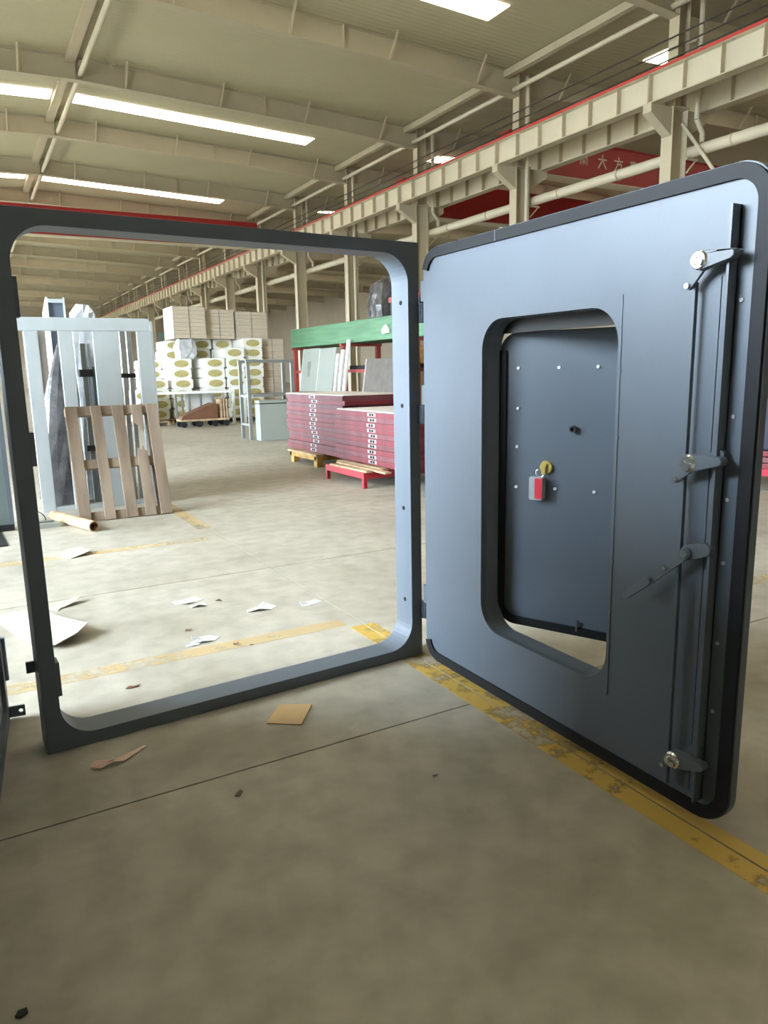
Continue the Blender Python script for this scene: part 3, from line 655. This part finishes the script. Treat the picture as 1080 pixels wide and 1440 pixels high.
def trolley(name, label, loc, rz, wx, wy, h=.23):
    t = thing(name, label, 'trolley', loc, rz)
    for a in ((0, wx, 0, .05), (0, wx, wy - .05, wy)): obj('frame_rail', MB().box(a[0], a[1], a[2], a[3], h - .11, h - .03), MT['trolley_red'], t)
    for a in ((0, .05, 0.05, wy - .05), (wx - .05, wx, 0.05, wy - .05)): obj('frame_rail', MB().box(a[0], a[1], a[2], a[3], h - .11, h - .03), MT['trolley_red'], t)
    for xx in (0, wx - .05):
        for yy in (0, wy - .05): obj('leg', MB().box(xx, xx + .05, yy, yy + .05, 0, h - .11), MT['trolley_red'], t)
    return t
trolley('red_trolley', 'low red steel trolley frame under the nearer stack of door leaves', (4.20, 7.98, 0), 0, 1.5, 1.12)
rp = random.Random(9)
for k, (x, y0_, y1_) in enumerate(((4.22, 7.95, 8.95), (4.345, 7.7, 9.1), (4.475, 8.0, 9.25), (4.70, 7.6, 9.2), (5.1, 7.6, 9.2), (5.4, 7.6, 9.2))):
    tag(obj('plank', MB().box(0, .09, 0, y1_ - y0_, 0, .022), MT['wood2'], None, (x, y0_, .2005 if k > 0 else .2005), (0, 0, math.radians([1.5, -.8, 1, 0, 0, 0][k]))),
        'pale wooden plank laid on the red trolley under the door leaves', 'plank', 'planks on the red trolley')
# trolley with leaves and a dark bundle seen past the open door leaf
trolley('red_trolley', 'red steel trolley with navy bundle standing beyond the open door leaf', (7.74, 4.55, 0), 0, 1.5, 1.3, .30)
for k in range(3):
    t = thing('door_leaf', 'maroon door leaf stacked under the navy bundle', 'door leaf', (7.68, 4.4, .2725 + k * TH), 0, 'door leaves under the navy bundle')
    put('core', MB().box(0, .95, 0, 1.9, .01, TH - .012).mesh('core', MT['leaf_red2' if k % 2 else 'leaf_red']), t)
    put('face_sheet', MB().box(-.008, .958, -.008, 1.908, TH - .012, TH - .0005).mesh('face_sheet', MT['leaf_red2']), t)
tag(obj('navy_bundle', MB().prism([(0, 0), (.9, 0), (.95, .12), (.88, .55), (.6, .62), (.15, .58), (-.02, .2)], 'y', 0, 1.7), MT['navy'], None, (7.72, 4.5, .2725 + 3 * TH + .003), bevel=.02), 'dark navy wrapped bundle lying on maroon door leaves', 'bundle')

# ------------------------------------------------------------------ rack with the long green sheet pack
rk = thing('storage_rack', 'red steel storage rack carrying the long green pack', 'rack', (9.0, 14.2, 0))
for yy in (.3, 4.0, 7.4):
    for xx in (.05, 1.1): obj('post', MB().box(xx, xx + .12, yy, yy + .12, 0, 2.10), MT['rack_red'], rk)
    obj('cross_beam', MB().box(0, 1.25, yy, yy + .12, 2.10, 2.17), MT['rack_red'], rk)
for xx in (.05, 1.1): obj('long_beam', MB().box(xx + .02, xx + .10, .42, 4.0, 1.4, 1.48).box(xx + .02, xx + .10, 4.12, 7.4, 1.4, 1.48), MT['rack_red'], rk)
tag(obj('green_pack', MB().box(0, 1.2, 0, 7.75, 0, .55), MT['green'], None, (9.0, 14.0, 2.17), bevel=.02), 'long flat pack covered in green sheet lying on the rack', 'pack')
tag(obj('dark_tray', MB().box(0, .86, 0, 3.5, 0, .10), MT['black'], None, (9.2, 14.65, 1.48), bevel=.01), 'dark long tray on the lower beams of the red rack', 'tray')
o = lumpy('covered_machine', [(0, 0, 0, .42, .42), (0, 0, .3, .45, .44), (0, 0, .6, .42, .4), (.0, 0, .85, .34, .32), (0, 0, 1.0, .12, .12)], 0, MT['film_dark'], (9.55, 16.6, 2.72), seed=8)
tag(o, 'lumpy machine under translucent plastic film on top of the green pack', 'machine')
t = thing('crate', 'dark crate with a rust red lid on top of the green pack', 'crate', (9.1, 14.4, 2.72))
obj('body', MB().box(0, .8, 0, 1.3, 0, .3), MT['black'], t); obj('lid', MB().box(-.03, .83, -.03, 1.33, .3, .42), MT['rack_red'], t)
tag(obj('white_bag', MB().prism([(0, 0), (.28, -.02), (.36, .05), (.25, .16), (.12, .2), (.02, .12)], 'x', 0, .05), MT['white'], None, (8.94, 15.55, 2.32), bevel=.01), 'small white paper tag bag hanging on the green pack', 'bag')
# panels and profiles leaning on the rack
for k, (y0_, wdt, hgt, m, lab) in enumerate(((20.4, 1.1, 2.12, 'greygreen', 'pale grey panel with a dark mark leaning on the red rack'), (19.25, 1.05, 2.10, 'greygreen', 'plain pale grey panel leaning on the red rack'), (16.4, 2.3, 1.75, 'brown_dark', 'dull brown-grey steel panel leaning under the green pack'))):
    t = thing('leaning_panel', lab, 'panel', (8.52, y0_, 0)); t.rotation_euler = (0, math.radians(9), 0)
    obj('sheet', MB().box(0, .04, -wdt, 0, 0, hgt), MT[m], t, bevel=.004)
    obj('edge', MB().box(-.006, .046, -.012, .006, 0, hgt), MT['white'], t)
    if k == 0: obj('lock_plate', MB().box(-.005, 0, -.62, -.40, 1.55, 1.75).box(-.004, 0, -.60, -.45, 1.32, 1.55), MT['bench'], t)
for k, (yy, ln) in enumerate(((17.90, 1.95), (17.62, 2.05), (17.34, 2.3))):
    t = tag(obj('white_profile', MB().box(0, .06, -.06, .06, 0, ln), MT['white'], None, (8.45, yy, 0), (math.radians(-6), math.radians(11), 0)), 'long white profile leaning against the rack beside the grey panels', 'profile', 'white profiles leaning on the rack')
tag(obj('yellow_box', MB().prism(rrect(0, .9, 0, .4, .02, 2), 'x', 0, .5).box(.0, .5, .40, .50, .4, .42), MT['wood_yellow'], None, (9.30, 14.9, 1.58)), 'yellow cardboard box on the dark tray of the rack', 'box')
# ------------------------------------------------------------------ steel work frame with the grey box
t = thing('work_frame', 'grey steel work frame with a high rail beside the maroon stacks', 'work frame', (5.34, 15.33, 0))
for xx, yy in ((.0, .10), (.0, .62), (1.02, .10), (1.02, .62)): obj('post', MB().box(xx, xx + .07, yy, yy + .06, 0, 1.66), MT['bench'], t)
for yy in (.10, .62): obj('top_rail', MB().box(-.01, 1.10, yy, yy + .06, 1.66, 1.72), MT['bench'], t)
obj('table_top', MB().box(.08, 1.9, .0, .72, .93, .99), MT['bench'], t)
obj('low_rail', MB().box(.01, .06, .16, .62, .30, .35), MT['bench'], t); obj('mid_rail', MB().box(.01, .06, .16, .62, .92, .97), MT['bench'], t)
t = thing('steel_box', 'pale grey-green steel box with a lid standing under the work frame', 'box', (5.45, 15.05, 0))
obj('body', MB().box(0, .80, 0, .30, .0, .78), MT['greygreen'], t, bevel=.006); obj('lid', MB().box(-.01, .81, -.01, .27, .80, .86), MT['greygreen'], t, bevel=.006)
obj('lid_gap', MB().box(.005, .795, .004, .27, .78, .80), MT['black'], t)

# ------------------------------------------------------------------ insulation pile
def pack_mesh(wd, hg, ln):
    a = MB().prism(rrect(-wd / 2, wd / 2, 0, hg, .06, 4), 'y', 0, ln).mesh('sleeve', MT['sleeve'], True)
    pts = [(wd * .36 * math.cos(t * math.pi / 10), hg / 2 + hg * .36 * math.sin(t * math.pi / 10)) for t in range(20)]
    b = MB().prism(pts, 'y', -.012, .01).mesh('wool_end', MT['wool'])
    return a, b
PM = pack_mesh(.60, .295, 1.2)
rndp = random.Random(2)
def packs(xc, y, n, z0=.12, skip=()):
    for k in range(n):
        if k in skip: continue
        t = thing('insulation_pack', 'white wrapped insulation pack with an oval golden wool end', 'insulation pack', (xc + rndp.uniform(-.03, .03), y + rndp.uniform(-.04, .04), z0 + k * .297), group='wrapped insulation packs in the pile')
        put('sleeve', PM[0], t); put('wool_end', PM[1], t)
for (xc, y, n) in ((6.62, 22.0, 6), (7.28, 22.0, 7), (7.92, 22.2, 8), (5.05, 22.6, 4), (5.75, 22.5, 6), (4.40, 21.6, 3), (5.20, 22.6 + 1.3, 6), (6.62, 23.3, 8), (7.28, 23.3, 8), (5.95, 24.0, 8)):
    packs(xc, y, n)
for x0, x1, y0_, y1_ in ((4.0, 5.1, 21.53, 22.5), (4.72, 6.1, 22.55, 25.2), (6.25, 7.6, 21.95, 24.6), (7.6, 9.0, 22.1, 25.0)):
    t = thing('timber_pallet', 'low timber pallet on the floor under the insulation packs', 'pallet', (x0, y0_, 0), group='pallets under the insulation pile')
    W_, D_ = x1 - x0 - .02, y1_ - y0_ - .02
    for k in range(5): obj('deck_board', MB().box(0, W_, k * (D_ - .12) / 4, k * (D_ - .12) / 4 + .12, .09, .115), MT['wood2'], t)
    for k in range(3): obj('bearer', MB().box(k * (W_ - .08) / 2, k * (W_ - .08) / 2 + .08, 0, D_, 0, .09), MT['wood2'], t)
def boards(x, y, z, wd, dp, hg, label, m='board', n=8):
    t = thing('board_stack', label, 'board stack', (x, y, z))
    for k in range(n):
        j = rndp.uniform(-.008, .008)
        obj('board', MB().box(j, wd + j, 0 + j, dp + j, k * hg / n, (k + 1) * hg / n - .006), MT[m], t)
    obj('strap', MB().box(wd * .48, wd * .50, -.012, dp + .012, 0, hg + .004), MT['bench'], t)
    obj('end_wrap', MB().box(-.022, -.009, .0, dp, 0, hg), MT['white'], t)
    return t
boards(5.62, 22.5, 2.50, .95, 1.1, .92, 'cube of beige boards topping the plastic wrapped roll in the pile')
boards(6.66, 22.8, 2.50, .90, 1.1, .88, 'cube of beige boards on the insulation packs in the middle of the pile')
boards(7.68, 22.9, 2.50, 1.0, 1.1, .84, 'cube of beige boards at the rack end of the pile')
boards(8.30, 22.5, .12, .75, 1.2, 2.37, 'tall stack of beige boards at the rack end of the pile', n=12)
o = lumpy('wrapped_roll', [(0, 0, 0, .26, .38), (0, 0, .15, .28, .40), (0, 0, .35, .28, .40), (0, 0, .56, .24, .36)], 0, MT['film'], (6.02, 22.95, 1.915), seed=6)
tag(o, 'grey roll wrapped in shiny film under the first board cube', 'roll')
for k, (x, z) in enumerate(((8.80, 3.0), (8.92, 2.70), (8.86, 2.50))):
    pass
# white table and cart in front of the pile
t = thing('white_table', 'long white table with thin legs in front of the insulation pile', 'table', (4.55, 20.82, 0))
obj('top', MB().box(0, 2.15, 0, .65, .90, .97), MT['white'], t)
for xx in (.55, .72, .92, 1.25, 1.60): obj('leg', MB().box(xx, xx + .05, .03, .08, 0, .90), MT['bench'], t)
for xx in (.02, 2.06): obj('leg', MB().box(xx, xx + .07, .55, .62, 0, .90), MT['white'], t)
obj('side_panel', MB().box(.95, 1.75, .55, .58, .1, .9), MT['white'], t)
t = thing('white_stand', 'white square stand beside the brown wedge on its cart', 'stand', (6.76, 20.9, 0))
for a in ((0, .07, 0, .07), (.33, .40, 0, .07)): obj('leg', MB().box(a[0], a[1], a[2], a[3], .0, 1.02), MT['white'], t)
obj('top_bar', MB().box(0, .40, 0, .07, 1.02, 1.10), MT['white'], t); obj('low_bar', MB().box(.0, .42, -.02, .09, .18, .24), MT['white'], t)
ct = thing('flat_cart', 'low flat cart on castors holding the brown wedge', 'cart', (5.05, 20.15, 0))
obj('deck', MB().box(0, 1.35, 0, .55, .17, .22), MT['wood2'], ct)
for xx in (.08, .5, .95, 1.27):
    for yy in (.04, .5): obj('castor', MB().cyl((xx, yy - .02, .085), (xx, yy + .02, .085), .085, n=12), MT['black'], ct, smooth=True)
for k, xx in enumerate((1.12, 1.20, 1.28)): tag(obj('upright_board', MB().prism([(0, 0), (.05, 0), (.045, .50), (.03, .53), (0, .515)], 'y', 0, .40), MT['wood2'], None, (5.05 + xx, 20.2, .22)), 'narrow wooden board standing on the cart beside the brown wedge', 'board', 'boards standing on the cart')
tag(obj('brown_wedge', MB().prism([(0, 0), (1.02, 0), (1.04, .38), (.92, .43), (.05, .09)], 'y', 0, .48), MT['brown'], None, (5.06, 20.18, .22), bevel=.012), 'brown sloping wedge of wrapped sheet lying on the flat cart', 'wedge')
# sign on the end wall
t = thing('wall_sign', 'small pale blue-green sign on the end wall of the hall', 'sign', (24.9, YF - .012, 6.3))
obj('sign_board', MB().box(0, 1.4, -.03, .012, 0, 1.0), MT['sign'], t)

# ------------------------------------------------------------------ markings and litter on the floor
def strip(x0, x1, y0, y1, label, m='yellow_faint'):
    tag(obj('floor_marking', MB().box(0, x1 - x0, 0, y1 - y0, 0, .0012), MT[m], None, (x0, y0, .0)), label, 'floor marking')
strip(1.785, 1.868, -4.0, 3.6, 'worn yellow line along the floor joint below the open leaf, frame side', 'yellow')
strip(1.876, 1.935, -4.0, 3.6, 'worn yellow line along the floor joint below the open leaf, hidden side', 'yellow')
strip(1.785, 1.92, 6.8, 20.0, 'glare-paled yellow line running along the floor past the wooden pallet')
strip(-6.0, 1.78, 3.64, 3.76, 'faint yellow line crossing the floor behind the empty frame')
strip(-4.0, 1.75, 6.30, 6.42, 'faint yellow line crossing the floor in front of the pallet')
strip(3.9, 9.0, 2.88, 3.0, 'faint yellow line crossing the floor beyond the open leaf')
def sheet(name, pts, zs, m, label, cat, th=.003, group=None):
    """thin bent sheet from an outline; zs = height of each corner"""
    cx = sum(p[0] for p in pts) / len(pts); cy = sum(p[1] for p in pts) / len(pts); cz = sum(zs) / len(zs)
    n = len(pts); vs = [(p[0] - cx, p[1] - cy, z + th) for p, z in zip(pts, zs)] + [(0, 0, cz + th)] + [(p[0] - cx, p[1] - cy, z) for p, z in zip(pts, zs)] + [(0, 0, cz)]
    fs = []
    for i in range(n):
        j = (i + 1) % n; fs += [(i, j, n), (n + 1 + j, n + 1 + i, 2 * n + 1), (i, n + 1 + i, n + 1 + j, j)]
    return tag(obj(name, MB().add(vs, fs), m, None, (cx, cy, 0.0)), label, cat, group)
sheet('cardboard_piece', [(.951, 2.739), (1.071, 2.650), (1.185, 2.797), (1.062, 2.873)], [0.001, .001, .004, .001], MT['card'], 'square piece of tan cardboard lying in front of the frame', 'cardboard', .004)
sheet('tape_strip', [(.254, 2.735), (.29, 2.722), (.335, 2.732), (.375, 2.735), (.475, 2.808), (.465, 2.818), (.372, 2.753), (.335, 2.745), (.30, 2.745), (.275, 2.765)], [.012, .004, .014, .004, .002, .002, .004, .014, .006, .018], MT['pink'], 'crumpled strip of pinkish tape on the floor before the frame', 'tape')
sheet('metal_sheet', [(.00, 4.93), (.12, 4.94), (.27, 4.76), (.39, 4.50), (.47, 4.33), (.40, 4.22), (.28, 4.14), (.17, 4.28), (.10, 4.52)], [.0, .02, .04, .05, .06, .05, .03, .0, .0], MT['foil'], 'large pale bent offcut sheet curling up behind the left jamb', 'offcut')
sheet('metal_sheet', [(.30, 4.94), (.40, 5.02), (.52, 5.02), (.48, 4.95), (.38, 4.90), (.36, 4.86)], [0, .01, .03, .02, 0, 0], MT['foil'], 'small pale offcut lying behind the large bent sheet', 'offcut')
sheet('metal_sheet', [(.52, 6.36), (.60, 6.55), (.72, 6.50), (.76, 6.33), (.60, 6.26)], [0, .02, .03, .03, 0], MT['foil'], 'pale offcut lying between the pallet and the floor joint', 'offcut')
for k, (x, y, s) in enumerate(((1.11, 4.60, .10), (1.15, 4.47, .07), (1.46, 4.20, .10), (1.76, 4.13, .085), (1.00, 3.86, .10), (.93, 3.82, .06))):
    rr = random.Random(k + 20); n = 7
    pts = [(x + s * rr.uniform(.6, 1.1) * math.cos(6.283 * i / n), y + .55 * s * rr.uniform(.6, 1.1) * math.sin(6.283 * i / n)) for i in range(n)]
    sheet('paper_scrap', pts, [rr.uniform(0, .03) * (i % 2) for i in range(n)], MT['paper'], 'crumpled white scrap of film on the bright floor behind the frame', 'scrap', .002, 'white scraps on the floor')
for k, (x, y, s) in enumerate(((1.13, 3.69, .022), (1.20, 3.62, .012), (.54, 3.42, .03), (.97, 4.05, .02), (1.28, 4.50, .02))):
    rr = random.Random(k + 50); n = 6
    pts = [(x + s * rr.uniform(.5, 1.2) * math.cos(6.283 * i / n), y + .5 * s * rr.uniform(.5, 1.2) * math.sin(6.283 * i / n)) for i in range(n)]
    sheet('dark_scrap', pts, [rr.uniform(0, .012) for i in range(n)], MT['brown'], 'tiny dark scrap on the bright floor behind the frame', 'scrap', .003, 'dark scraps on the floor')
sheet('dry_leaf', [(.665, 2.288), (.68, 2.280), (.695, 2.291), (.69, 2.303), (.675, 2.300)], [.002, .0, .008, .01, .004], MT['brown'], 'small dark flake on the floor before the frame', 'flake')
sheet('dirt_lump', [(-.058, 1.683), (-.045, 1.674), (-.030, 1.680), (-.032, 1.692), (-.050, 1.694)], [0, 0, .002, .003, .002], MT['black'], 'dark dirt spot near the standing dark door leaf', 'dirt', .006)
t = thing('screw', 'tiny bright screw lying on the floor before the open leaf', 'screw', (1.319, 2.028, 0))
obj('head', MB().cyl((0, 0, .006), (.004, 0, .006), .006, n=10), MT['chrome'], t); obj('shank', MB().cyl((.004, 0, .006), (.022, .004, .004), .0025, n=8), MT['chrome'], t)
